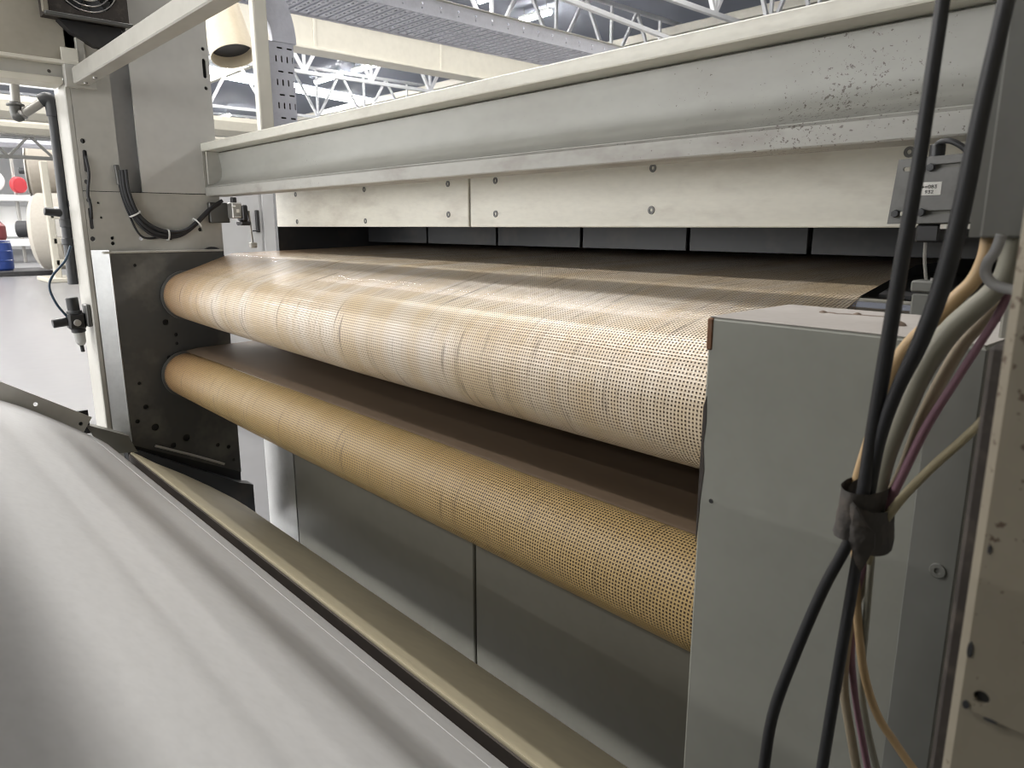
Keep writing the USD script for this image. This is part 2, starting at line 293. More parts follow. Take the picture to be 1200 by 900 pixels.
arc_in = [(1.63 - .13 + .13 * math.cos(a), 2.40 + .17 * math.sin(a)) for a in np.linspace(1.5, 0, 14)]
c.part('curved_tray', ext(Polygon(arc + arc_in), 'x', -3.48, -3.45), 'tray_zinc')

h = Thing('exhaust_hood', 'beige round exhaust hood with a dark open mouth hanging beside the white post', 'hood', (-6, 2.5, 3.))
ax_ = np.array([-.40, -.04, 1.]); ax_ /= np.linalg.norm(ax_)
h.part('hood_shell', lathe([[.165, 0], [.172, 0], [.150, .42], [.06, .47], [.06, .46], [.143, .41], [.165, 0]], (-6, 2.50, 2.86), ax_, 40), 'beige_paint')
h.part('hood_liner', lathe([[0, .10], [.158, .10], [.16, .09], [0, .09]], (-6, 2.50, 2.86), ax_, 40), 'black_and_shade'); h.part('hood_pipe', cyl((-6.175, 2.48, 3.28), (-6.2, 2.48, 4.6), .06), 'cream_paint')
h.part('hood_clamp', rbox(-6.24, -6.12, 2.41, 2.55, 3.29, 3.34, .01), 'dark_steel')

wp = Thing('backdrop_cabinet', 'bluish white sheet cabinet seen in the gap beside the sensor block', 'cabinet', (-6.2, 2.8, 0))
wp.part('cabinet_body', rbox(-6.6, -6., 2.05, 3.9, 0, 2.1, .01), 'wall_sheet'); wp.part('cabinet_door', rbox(-6., -5.985, 2.1, 2.62, .1, 2.05, .005), 'wall_sheet'); wp.part('cabinet_door', rbox(-6., -5.985, 2.64, 3.3, .1, 2.05, .005), 'wall_sheet')
wp.part('door_handle', rbox(-5.985, -5.96, 2.57, 2.60, 1.5, 1.68, .004), 'black_plastic')

# ---------------------------------------------------------------- the far machines at the left
s_ = Thing('roll_stand', 'cream painted stand of posts and rails holding the big rolls across the hall', 'stand', (-24, 4.4, 0))
for y, x in ((4.42, -24.), (6.2, -24.), (5.2, -30.), (6.6, -30.)): s_.part('stand_post', rbox(x - .1, x + .1, y - .09, y + .09, 0, 3.3 if x > -25 else 2.6, .02), 'far_cream')
for z in (.45, 1.05, 1.75): s_.part('stand_rail', rbox(-24.1, -23.9, 4.4, 6.4, z, z + .18, .02), 'far_cream')
s_.part('gear_box', rbox(-24.6, -24.2, 4.9, 5.7, .5, 1.15, .04), 'dark_red'); s_.part('drive_housing', rbox(-25.4, -24.5, 4.75, 6.2, 1.2, 2.1, .05), 'pipe_grey')
s_.part('foot_plate', rbox(-25.2, -23.6, 4.1, 6.6, 0, .12, .02), 'far_cream')
rr = Thing('paper_roll', 'big upper grey brown roll with a dark end, high on the far stand', 'roll', (-28, 5.2, 2.5))
dv = np.array([.25, 1, 0.]) / math.hypot(.25, 1)
e0 = np.array([-28.2, 4.75, 3.28])
rr.part('wound_roll', cyl(e0, e0 + dv * 2.4, .82, 48), 'paper_roll'); rr.part('roll_end', lathe([[0, 0], [.80, 0], [.78, .03], [.15, .03], [.12, .005], [0, .005]], e0, -dv, 40), 'pipe_grey'); rr.part('core_tube', cyl(e0 - dv * .25, e0 + dv * .1, .1), 'dark_steel')
r2 = Thing('felt_roll', 'large pale beige roll with a round flat face standing low on the far stand', 'roll', (-27.6, 4.8, .2))
dv2 = np.array([.45, 1, 0.]) / math.hypot(.45, 1); e1 = np.array([-27.2, 4.62, 1.38])
r2.part('wound_roll', cyl(e1, e1 + dv2 * 1.0, 1.18, 56), 'felt_roll'); r2.part('core_plug', cyl(e1 - dv2 * .03, e1 + dv2 * .1, .09), 'beige_paint')
solo('shaft_end', cyl((-27.75, 4.17, 1.46), (-27.6, 4.5, 1.46), .26, 24), 'black_rubber', 'black shaft end poking out behind the pale beige roll', 'shaft')
d = Thing('blue_drum', 'blue plastic drum standing on the dark platform across the hall', 'drum', (-28.6, 3.62, .15))
d.part('drum_body', lathe([[0, 0], [.40, 0], [.45, .06], [.46, .3], [.475, .32], [.46, .34], [.46, .6], [.475, .62], [.46, .64], [.44, .88], [0, .90]], (-28.6, 3.62, .15), (0, 0, 1), 36), 'drum_blue')
d.part('drum_lid', cyl((-28.6, 3.62, 1.05), (-28.6, 3.62, 1.09), .43, 32), 'drum_blue'); d.part('drum_label', rbox(-28.15, -28.13, 3.48, 3.62, .5, .75), 'red_paint')
solo('red_canister', lathe([[0, 0], [.30, 0], [.34, .1], [.34, .45], [.2, .62], [.1, .7], [0, .7]], (-29.3, 3.75, 1.10), (0, 0, 1), 24), 'dark_red', 'dark red canister just above the blue drum', 'canister')
solo('dark_platform', rbox(-29.9, -27.6, 2.4, 5.0, 0, .15, .02), 'black_and_shade', 'low black platform under the blue drum', 'platform')
wm = Thing('winding_machine', 'pale machine with white and red bobbins in the far background above the blue drum', 'machine', (-38, 4.6, 0))
wm.part('machine_bed', rbox(-39, -37.5, 3.2, 7., .7, 1.0, .03), 'truss_white'); wm.part('machine_hood', rbox(-39, -37.6, 3.2, 7., 2.6, 2.85, .03), 'white_plastic')
for k in range(3): wm.part('machine_upright', rbox(-38.2, -38., 4.0 + k * .9, 4.12 + k * .9, 0, 4.6, .02), 'pipe_grey')
wm.part('bobbin', cyl((-37.6, 5.0, 3.4), (-37.4, 5.1, 3.4), .42), 'white_plastic'); wm.part('bobbin', cyl((-37.6, 5.85, 3.25), (-37.4, 5.95, 3.25), .34), 'red_paint'); wm.part('machine_panel', rbox(-38.6, -38.5, 3.2, 7., 1.1, 2.4, .02), 'white_plastic')
def gantry(x, z, r, lb, mt, y0=-2, y1=9):
    solo('overhead_box', rbox(x - .3, x + .3, y0, y1, z - r, z + r, .12), mt, lb, 'duct', group=None)
gantry(-18, 3.86, .22, 'upper cream overhead duct behind the elbow pipe at the left', 'far_cream'); gantry(-22, 3.95, .17, 'lower pale overhead duct behind the elbow pipe at the left', 'far_cream'); gantry(-26, 3.9, .1, 'thin grey overhead duct below the two cream ducts', 'tray_zinc')
lt = Thing('lattice_girder', 'dark grey lattice girder above the big grey brown roll', 'girder', (-25, 3, 3.6))
for z in (3.45, 4.05): lt.part('chord', bar((-25, 1., z), (-25, 8., z), .10), 'dark_pipe')
for k in range(6): lt.part('diagonal', bar((-25, 1.6 + k * 1.1, 3.45), (-25, 2.15 + k * 1.1, 4.05), .07), 'dark_pipe'); lt.part('diagonal', bar((-25, 2.15 + k * 1.1, 4.05), (-25, 2.7 + k * 1.1, 3.45), .07), 'dark_pipe')
fan_t = Thing('roof_strut_fan', 'white struts meeting at one node under the left top rail', 'roof truss', (-14, 2.75, 4.0))
for dy, dz in ((-.9, .5), (-.35, .7), (.0, .8), (.35, .75), (1.1, .5)): fan_t.part('strut', bar((-14, 2.75, 3.75), (-14, 2.75 + dy, 3.75 + dz), .06), 'truss_white')
fan_t.part('chord', bar((-14, 2.2, 3.8), (-14, 4.4, 3.68), .08), 'truss_white')

# ================================================================ the machine
# ---- left side frame
XP = -3.45
fr = Thing('side_frame', 'tall beige grey side frame with slots and holes at the far roller ends', 'machine frame', (XP, 1., 0))
def holes(l): return unary_union([Point(a, b).buffer(r) for a, b, r in l])
lowp = sbox(.764, 1.425, 1.320, 1.690).difference(unary_union([holes([(.782, 1.655, .010), (.815, 1.645, .005), (.82, 1.585, .005), (.779, 1.498, .010), (.853, 1.50, .007), (.853, 1.478, .008), (.965, 1.497, .008), (1.09, 1.497, .008), (1.22, 1.535, .009)]), slot(.782, 1.545, 1.617, .008)]))
fr.part('lower_plate', ext(lowp, 'x', XP - .012, XP), 'frame_paint', False)
upa = sbox(.764, 1.693, .912, 3.2).difference(unary_union([holes([(.786, 1.889, .010), (.783, 1.728, .010)]), slot(.788, 1.775, 1.846, .009)]))
fr.part('upper_plate', ext(upa, 'x', XP - .012, XP), 'frame_paint', False)
fr.part('front_flange', rbox(XP - .19, XP - .012, .744, .764, .0, 2.12, .004), 'frame_paint'); fr.part('flange_edge', rbox(XP - .012, XP, .744, .7635, .0, 2.12, .002), 'frame_paint')
fr.part('recessed_column', rbox(XP - .09, XP - .045, .90, 1.03, 1.66, 3.2, .004), 'strip_grey'); 
hp = sbox(.990, 1.693, 1.322, 3.2).difference(unary_union([holes([(1.300, 2.313, .008), (1.300, 2.150, .008)]), slot(1.300, 2.20, 2.265, .0085)]))
fr.part('cover_plate', ext(hp, 'x', XP - .004, XP + .006), 'frame_paint_glossy', False); fr.part('dark_backing', box(XP - .10, XP - .018, .79, .90, .1, 3.2), 'black_and_shade', False); fr.part('dark_backing', box(XP - .03, XP - .012, 1.0, 1.315, .1, 3.2), 'black_and_shade', False)  # black sheets set close behind the holes, in place of the dark inside
fr.part('end_flange', rbox(XP - .10, XP - .004, 1.316, 1.324, 1.693, 3.2, .002), 'frame_paint')
gal = Polygon([(XP, .766), (XP + .038, .822), (XP + .040, .824), (XP + .035, .830), (XP - .005, .772)])
fr.part('lower_web', box(XP - .012, XP - .006, .755, .84, 0, 1.43), 'frame_paint', False); fr.part('chamfer_strip', ext(gal, 'z', .60, 1.452), 'galvanised', False)
XD = XP + .036
dk = Polygon([(.822, .60), (1.30, .36), (1.305, 1.437), (.822, 1.440)]).difference(holes([(.92, 1.385, .007), (1.0, .56, .013), (1.06, .585, .016), (.885, .87, .008), (.86, .70, .010), (.93, .66, .016), (.90, .76, .011), (1.25, .50, .010), (1.27, .43, .008), (1.20, .52, .010), (1.02, 1.13, .013), (1.06, 1.07, .009), (1.06, 1.03, .008), (1.02, .97, .010)]))
fr.part('roller_plate', ext(dk, 'x', XD - .006, XD), 'dark_plate', False); fr.part('top_ledge', rbox(XP, XD + .008, .80, 1.30, 1.437, 1.446, .002), 'frame_paint')
fr.part('plate_backing', box(XP - .005, XD - .012, .84, 1.29, .4, 1.43), 'black_and_shade', False)
fr.part('base_bar', ext(Polygon([(.80, .60), (1.28, .315), (1.345, .29), (1.345, .10), (1.30, .10), (.80, .48)]), 'x', XP - .01, XD + .025), 'dark_steel', False)
fr.part('weld_seam', tube([(XD + .002, .92, .575), (XD + .004, 1.10, .485), (XD + .003, 1.22, .42)], .006), 'frame_paint')
fr.part('bearing_boss', lathe([[0, 0], [.052, 0], [.052, .02], [.03, .028], [0, .028]], (XP, 1.262, 1.405), (1, 0, 0)), 'dark_steel')
fr.part('joint_line', box(XP - .012, XP - .004, .764, 1.425, 1.690, 1.693), 'black_and_shade', False)
for y, z in ((1.27, 1.86), ): fr.part('gusset', ext(Polygon([(1.255, 1.70), (1.31, 1.70), (1.31, 1.88), (1.255, 1.88)]), 'x', XP + .006, XP + .012), 'frame_paint', False)

# ---- top frame: rails over the pillar and the fan
tr = Thing('top_rail', 'square grey rail running from the side frame out overhead above the feed', 'rail', (-2.4, .79, 2.1))
tr.part('rail_tube', rbox(-3.40, .4, .765, .825, 2.098, 2.158, .004), 'frame_paint'); tr.part('end_plate', rbox(-3.425, -3.40, .74, .85, 2.085, 2.17, .003), 'frame_paint')
tr.part('rail_tab', rbox(-3.43, -3.425, .74, .80, 2.16, 2.235, .002), 'cream_paint')
for x in (-3.2, -3.34): tr.part('rail_bolt', cyl((x, .795, 2.092), (x, .795, 2.099), .008, 12), 'steel')
lr = Thing('left_cross_rail', 'channel rail running left from the side frame under the fan panel', 'rail', (-3.45, .3, 2.1))
lr.part('rail_web', ext(sbox(-.6, 2.125, .76, 2.172).difference(Point(.70, 2.145).buffer(.007)), 'x', XP - .015, XP - .01), 'frame_paint', False)
lr.part('rail_flange', rbox(XP - .015, XP + .03, -.6, .80, 2.172, 2.187, .003), 'cream_paint'); lr.part('rail_flange', rbox(XP - .12, XP + .005, -.6, .74, 2.098, 2.125, .003), 'cream_paint'); lr.part('rail_end', rbox(XP - .012, XP + .02, .745, .765, 2.10, 2.17, .003), 'frame_paint')
lr.part('rail_back', box(XP - .12, XP - .11, -.6, .74, 2.125, 2.187), 'black_and_shade', False)
fp = Thing('fan_panel', 'plain beige panel behind the cooling fan, above the left rail', 'panel', (XP, .3, 2.6))
fp.part('panel_sheet', rbox(XP - .02, XP, -.6, .80, 2.187, 3.2, .003), 'fan_panel_paint'); fp.part('edge_strip', rbox(XP - .01, XP + .012, .80, .83, 2.187, 2.30, .002), 'frame_paint')
fn = Thing('cooling_fan', 'grimy square cooling fan with ring guard at the top of the side frame', 'fan', (-3.40, .82, 2.45))
cy_, cz_ = .835, 2.47
fn.part('fan_housing', ext(sbox(.69, 2.335, .98, 2.62).difference(Point(cy_, cz_).buffer(.115)), 'x', XP + .005, XP + .10), 'grime', False)
fn.part('fan_hub', cyl((XP + .03, cy_, cz_), (XP + .09, cy_, cz_), .04), 'dark_steel')
for k in range(7):
    a = k * 2 * math.pi / 7; b_ = trimesh.creation.box(extents=(.006, .05, .09)); b_.apply_translation((0, 0, .075)); b_.apply_transform(trimesh.transformations.rotation_matrix(.5, [0, 0, 1])); b_.apply_transform(trimesh.transformations.rotation_matrix(a, [1, 0, 0])); b_.apply_translation((XP + .06, cy_, cz_)); fn.part('fan_blade', b_, 'dark_steel')
for r in (.05, .07, .09, .11):
    a = np.linspace(0, 2 * math.pi, 41); fn.part('guard_ring', tube(np.c_[np.full(41, XP + .105), cy_ + r * np.cos(a), cz_ + r * np.sin(a)], .0025, 6, smooth=False), 'steel')
fn.part('fan_lip', rbox(XP + .095, XP + .115, .685, .99, 2.325, 2.34, .003), 'dark_pipe'); fn.part('side_lip', rbox(XP + .09, XP + .112, .680, .70, 2.335, 2.62, .003), 'pillar_paint')
fn.part('air_outlet', ext(Polygon([(.74, 2.33), (.96, 2.33), (.98, 2.24), (.86, 2.25), (.78, 2.29)]), 'x', XP + .002, XP + .05), 'black_and_shade', False)

# ---- crossbeam (channel section)
XL, XR = -3.44, .6
cb = Thing('crossbeam', 'long grey steel channel crossbeam with a cream top flange spanning above the rollers', 'beam', (-1.4, 1.3, 1.68))
def prof(pts, x0=XL, x1=XR): return ext(Polygon(pts), 'x', x0, x1)
cb.part('web', prof([(1.262, 1.721), (1.345, 1.721), (1.345, 1.88), (1.335, 1.88), (1.318, 1.872), (1.320, 1.85), (1.327, 1.80), (1.325, 1.772), (1.318, 1.757), (1.304, 1.744), (1.262, 1.7255)]), 'beam_paint')
cb.part('top_flange', prof([(1.255, 1.878), (1.253, 1.881), (1.253, 1.909), (1.256, 1.912), (1.36, 1.912), (1.36, 1.878)], XL - .06), 'fascia_paint')
cb.part('bottom_flange', prof([(1.255, 1.685), (1.258, 1.682), (1.345, 1.682), (1.345, 1.721), (1.262, 1.724), (1.255, 1.718)]), 'flange_paint')
for x in (-3.42,): cb.part('end_gusset', rbox(x, x + .008, 1.262, 1.33, 1.735, 1.878, .002), 'frame_paint')
# ---- fascia panels under the beam
YF = 1.55
def fascia(x0, x1, screws, lb):
    t = Thing('fascia_panel', lb, 'panel', ((x0 + x1) / 2, YF, 1.55), 'fascia panels under the crossbeam')
    t.part('sheet', rbox(x0, x1, YF, YF + .012, 1.547, 1.745, .0025), 'fascia_paint')
    for x, z in screws: t.part('screw', screw(x, YF - .001, z, .0105), 'worn_steel')
fascia(-3.36, -1.912, [(-2.02, 1.690), (-2.02, 1.589), (-2.56, 1.691), (-2.56, 1.570), (-3.15, 1.69), (-3.15, 1.57)], 'shorter beige fascia panel under the crossbeam at the far end, stained along its lower edge')
fascia(-1.902, .3, [(-1.775, 1.690), (-1.775, 1.588), (-1.166, 1.694), (-1.166, 1.590), (-.558, 1.690)], 'longer beige fascia panel under the crossbeam, reaching to the sensor plate')
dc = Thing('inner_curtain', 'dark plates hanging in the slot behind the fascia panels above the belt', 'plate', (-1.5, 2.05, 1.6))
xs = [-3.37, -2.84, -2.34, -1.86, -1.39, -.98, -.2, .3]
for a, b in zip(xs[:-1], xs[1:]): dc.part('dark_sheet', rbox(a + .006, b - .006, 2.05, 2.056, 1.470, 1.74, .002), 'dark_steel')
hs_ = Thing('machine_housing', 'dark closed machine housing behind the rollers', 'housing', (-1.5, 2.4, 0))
hs_.part('housing_top', box(-3.40, .5, YF + .02, 3.4, 1.745, 1.76), 'dark_steel', False); hs_.part('housing_back', box(-3.40, .5, 3.4, 3.43, .2, 1.76), 'black_and_shade', False); hs_.part('housing_side', box(-3.43, -3.40, YF + .02, 3.4, .2, 1.76), 'dark_steel', False); hs_.part('housing_side', box(.3, .33, 1.5, 3.4, .2, 1.76), 'black_and_shade', False)

# ---- rollers and belts
XB0, XB1 = -3.385, -.515
def arcp(c, r, a0, a1, n): return [(c[0] + r * math.cos(a), c[1] + r * math.sin(a)) for a in np.linspace(a0, a1, n)]
def belt_mesh(path_fn, xs):
    paths = [np.array(path_fn(x)) for x in xs]; n = len(paths[0]); v, uv, f = [], [], []
    for x, p in zip(xs, paths):
        s = np.r_[0, np.cumsum(np.linalg.norm(np.diff(p, axis=0), axis=1))]
        X = np.full(n, x) if x < XB1 - 1e-6 else np.array([XB1 - .19 * np.clip((y - 1.24) / .85, 0, 1.3) if z > 1.40 else XB1 for y, z in p])
        v.append(np.c_[X, p]); uv.append(np.c_[X, s])
    for i in range(len(xs) - 1):
        for j in range(n - 1):
            a = i * n + j; f.append([a, a + 1, a + n + 1, a + n])
    return (np.vstack(v), np.array(f)), np.vstack(uv)
XS = np.r_[np.linspace(XB0, XB1 - .3, 26), XB1]
UC, LC = (1.116, 1.245), (1.0795, .889)
def ru(x): return .102 + .024 * np.clip((x - XB0) / 1.6, 0, 1) ** .7
def rl_(x): return .0965 + .0085 * np.clip((x - XB0) / 1.1, 0, 1) ** .8
CR, CRr = (1.345, 1.352), .076
def upper_path(x):
    r = ru(x); th = math.atan2(CR[1] - UC[1], CR[0] - UC[0]); dd = math.hypot(CR[0] - UC[0], CR[1] - UC[1]); o = math.acos((r - CRr) / dd)
    ta = th + o
    p = [(3.3, 1.05), (2.2, 1.09)] + arcp(UC, r, -math.pi / 2 - .05, -2 * math.pi + ta, 44)
    return p + arcp(CR, CRr, ta, math.pi / 2 - .02, 8) + [(1.55, 1.4335), (1.8, 1.4405), (2.1, 1.449), (3.3, 1.455)]
def lower_path(x):
    r = rl_(x)
    return [(3.3, .70), (1.9, .76)] + arcp(LC, r, -math.pi / 2 + .02, -3 * math.pi / 2 + .01, 44) + [(1.5, LC[1] + r - .002), (2.2, LC[1] + r + .002), (3.3, LC[1] + r + .01)]
ub = Thing('upper_conveyor_belt', 'wide pale tan open-mesh belt running over the upper roller and the bright steel roller', 'conveyor belt', (-2, 1.1, 1.1))
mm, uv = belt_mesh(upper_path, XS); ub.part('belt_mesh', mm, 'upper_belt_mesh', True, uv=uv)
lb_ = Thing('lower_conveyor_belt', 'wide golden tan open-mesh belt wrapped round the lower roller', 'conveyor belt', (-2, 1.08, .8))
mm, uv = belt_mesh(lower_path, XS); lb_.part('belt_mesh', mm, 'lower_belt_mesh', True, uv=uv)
def roller(name, lb, c, r, x0, x1, mt, collar=True):
    t = Thing(name, lb, 'roller', ((x0 + x1) / 2, c[0], c[1]))
    t.part('roller_shell', cyl((x0, *c), (x1, *c), r, 64), mt)
    t.part('shaft', cyl((x0 - .05, *c), (x1 + .05, *c), .03), 'steel')
    if collar: t.part('collar', lathe([[.03, 0], [r + .012, 0], [r + .012, .010], [r - .004, .016], [.03, .016]], (x0 - .008, *c), (1, 0, 0), 64), 'dark_pipe')
roller('upper_roller', 'dark drive roller inside the loop of the pale upper belt', UC, .099, XB0 - .005, -.4, 'roller_core')
roller('lower_roller', 'dark drive roller inside the loop of the golden lower belt', LC, .0935, XB0 - .005, -.4, 'roller_core')
roller('steel_roller', 'polished steel roller glinting through the mesh behind the upper roller', CR, CRr - .002, XB0, -.42, 'chrome', False)
bg_ = Thing('belt_edge_guard', 'black triangular guard plate along the near edge of the upper belt', 'guard', (-.45, 1.7, 1.43))
bg_.part('plain_sheet', ext(Polygon([(-.545, 1.44), (-.60, 1.65), (-.72, 2.2), (-.25, 2.2), (-.25, 1.44)]), 'z', 1.418, 1.424), 'black_and_shade', False)
solo('belt_gap_shade', ext(Polygon([(1.083, .9955), (1.09, .999), (1.14, 1.006), (2.3, 1.03), (2.3, 1.02), (1.14, .999)]), 'x', -3.38, -.42), 'roller_core', 'dark brown sheet added in the gap between the belts, standing in for shade', 'plate')  # added dark sheet; it keeps the gap between the belts dark
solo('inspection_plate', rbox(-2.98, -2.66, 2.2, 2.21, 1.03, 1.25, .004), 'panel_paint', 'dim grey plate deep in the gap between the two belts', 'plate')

# ---- lower panels
YL = 1.42
def lowpanel(x0, x1, lb): solo('flat_panel', rbox(x0, x1, YL, YL + .02, .0, .80, .004), 'panel_paint', lb, 'panel', group='flat green grey panels below the belts')
lowpanel(-3.07, -1.748, 'green grey flat panel below the belts, between the curved panel and the middle joint'); lowpanel(-1.738, -.1, 'green grey flat panel below the belts, nearest, reaching to the roller guard')
cv = [(-3.083, YL + .002), (-3.16, YL - .004), (-3.25, YL - .004), (-3.34, YL + .006), (-3.44, YL + .028), (-3.54, YL + .06), (-3.66, YL + .11)]
cvp = smooth_path(np.c_[np.array(cv), np.zeros(7)], 5)[:, :2]
solo('curved_panel', ext(Polygon(list(map(tuple, cvp)) + [(x, y + .012) for x, y in cvp[::-1]]), 'z', 0, .80), 'galvanised', 'bright curved sheet metal panel beside the side frame below the belts', 'panel', smooth=40)

# ---- guard box in front of the roller ends
gb = Thing('roller_guard', 'big grey green sheet metal guard box covering the near ends of the rollers', 'guard', (-.35, .9, 0))
gb.part('guard_shell', rbox(-.506, -.196, .80, 1.012, .0, 1.438, .004), 'guard_paint'); gb.part('rust_edge', rbox(-.5068, -.4975, .7985, .81, 1.395, 1.4365, .002), 'rust')
gb.part('side_panel', rbox(-.243, -.197, .7978, .80, .02, 1.434, .0015), 'side_panel_shaded', label='narrow side panel, its grey darkened for shade'); gb.part('screw', screw(-.213, .7972, 1.198, .008), 'side_panel_shaded'); gb.part('screw', cyl((-.486, .799, 1.195), (-.486, .801, 1.195), .003, 10), 'ink')
for x, y, s in ((-.425, .945, .006), (-.385, .955, .006), (-.31, .885, .010), (-.262, .905, .004)): gb.part('dirt_crumb', lathe([[0, 0], [s, 0], [.8 * s, .3 * s], [.3 * s, .55 * s], [0, .6 * s]], (x, y, 1.4378), (0, 0, 1), 9), 'stain')
gb.part('dust_film', rbox(-.5045, -.1975, .8015, 1.0105, 1.4372, 1.4384, .0004), 'dust'); gb.part('dust_line', ext(LineString([(-.42, .952), (-.405, .945), (-.395, .952), (-.35, .958)]).buffer(.0035), 'z', 1.4375, 1.4388), 'stain')
gb.part('grime_streak', ext(Polygon([(-.5055, 1.32), (-.5015, 1.335), (-.500, 1.30), (-.5025, 1.27), (-.499, 1.235), (-.5025, 1.19), (-.504, 1.15), (-.5058, 1.13)]), 'y', .7993, .801), 'grime')

# ---- right pillar with cover plate
YP = .5
rp = Thing('right_pillar', 'beige painted right pillar with a round-cornered cover plate and one dark hole', 'pillar', (-.06, YP, 0))
rp.part('pillar_body', rbox(-.1165, .25, YP, YP + .10, 0, 2.4, .006), 'pillar_paint')
pp = Polygon([(-.1085, 1.62), (.22, 1.62), (.22, 1.243), (-.1085, 1.243)]).buffer(-.008).buffer(.008).difference(Point(-.0985, 1.2555).buffer(.0045))
rp.part('cover_plate', ext(pp, 'y', YP - .0035, YP - .0002), 'pillar_paint', False); rp.part('plate_hole', cyl((-.0985, YP - .001, 1.2555), (-.0985, YP + .0005, 1.2555), .0044, 20), 'ink')
for x, z, a, b in ((-.1085, 1.285, .0016, .0055), (-.1062, 1.2465, .002, .003), (-.092, 1.2425, .004, .001), (-.1062, 1.355, .001, .003)):
    pe = Point(0, 0).buffer(1, 10); from shapely import affinity; rp.part('paint_chip', ext(affinity.translate(affinity.scale(pe, a, b), x, z), 'y', YP - .0042, YP), 'dark_steel')
rp.part('seal_strip', rbox(-.128, -.1165, YP + .02, YP + .05, 0, 1.478, .003), 'grime')
bp_ = solo('back_post', rbox(-.205, -.165, .86, .90, 1.42, 1.9, .003), 'panel_paint', 'narrow grey green post behind the hanging cables under the trunking', 'post')

# ---- cable trunking
ct = Thing('cable_trunking', 'dark grey cable trunking coming down at the right with cables leaving its open bottom', 'trunking', (-.15, .7, 1.54))
ct.part('trunking_body', ext(sbox(-.198, .70, -.09, .77).difference(sbox(-.195, .706, -.093, .767)), 'z', 1.541, 2.3), 'duct_grey', False)
ct.part('trunking_lid', rbox(-.1885, -.088, .694, .70, 1.5405, 2.3, .002), 'duct_grey'); ct.part('trunking_plug', box(-.195, -.093, .703, .767, 1.60, 1.606), 'black_and_shade', False)

# ---- sensor plate on the fascia
sp = Thing('sensor_plate', 'dull steel adjuster plate with slots, bolts and a small printed label', 'sensor bracket', (-.39, 1.2, 1.6))
pl = Polygon([(-.452, 1.553), (-.445, 1.648), (-.335, 1.652), (-.335, 1.556)]).difference(unary_union([LineString([(-.434, 1.6335), (-.428, 1.6335)]).buffer(.0032), LineString([(-.408, 1.6345), (-.345, 1.637)]).buffer(.0032), LineString([(-.434, 1.5685), (-.345, 1.571)]).buffer(.003)]))
sp.part('plate', ext(pl, 'y', 1.197, 1.201), 'worn_steel', False)
for x, z in ((-.413, 1.6335), (-.398, 1.634), (-.440, 1.5685), (-.404, 1.570)): sp.part('bolt', cyl((x, 1.189, z), (x, 1.198, z), .006, 6), 'dark_steel')
sp.part('printed_label', rbox(-.4205, -.3815, 1.1962, 1.1972, 1.5945, 1.6135, .0004), 'white_label')
def word(t, txt, x, z, y, hgt):
    mm = meshkit.text_mesh(txt, hgt, .0004, bold=True); v = mm.vertices; t.part('lettering', trimesh.Trimesh(np.c_[v[:, 0] + x, y - v[:, 2], v[:, 1] + z], mm.faces, process=False), 'ink', False)
word(sp, '+=083', -.4085, 1.6045, 1.1961, .0048); word(sp, '932', -.4035, 1.5972, 1.1961, .0046)
sp.part('carrier_block', rbox(-.43, -.30, 1.205, 1.245, 1.553, 1.645, .004), 'panel_paint'); sp.part('mounting_arm', rbox(-.32, .0, 1.21, 1.25, 1.57, 1.63, .004), 'dark_steel')
sp.part('cable_gland', cyl((-.399, 1.215, 1.645), (-.399, 1.215, 1.668), .0105, 20), 'black_plastic')
sp.part('gland_cable', tube([(-.401, 1.21, 1.665), (-.392, 1.206, 1.6705), (-.378, 1.203, 1.6695), (-.362, 1.203, 1.660), (-.345, 1.204, 1.643), (-.33, 1.21, 1.62)], .0042, 10), 'black_rubber')
sp.part('under_block', rbox(-.413, -.380, 1.205, 1.235, 1.526, 1.553, .003), 'black_plastic'); sp.part('foot_strip', rbox(-.378, -.335, 1.199, 1.204, 1.546, 1.553, .001), 'fascia_paint')
sp.part('probe_rod', tube([(-.402, 1.22, 1.528), (-.400, 1.22, 1.50), (-.394, 1.22, 1.466)], .0025, 8), 'pipe_grey')
jb = Thing('connector_block', 'small olive grey connector block standing on the guard box behind the black cables', 'connector', (-.38, 1.2, 1.43))
jm = rbox(-.406, -.374, 1.19, 1.23, 1.452, 1.470, .003); jb.part('block_cap', jm, 'duct_grey'); jb.part('block_body', rbox(-.403, -.372, 1.19, 1.23, 1.40, 1.4505, .003), 'duct_grey')
for x in (-.381, -.373): jb.part('block_screw', cyl((x, 1.205, 1.468), (x, 1.205, 1.474), .003, 10), 'steel')

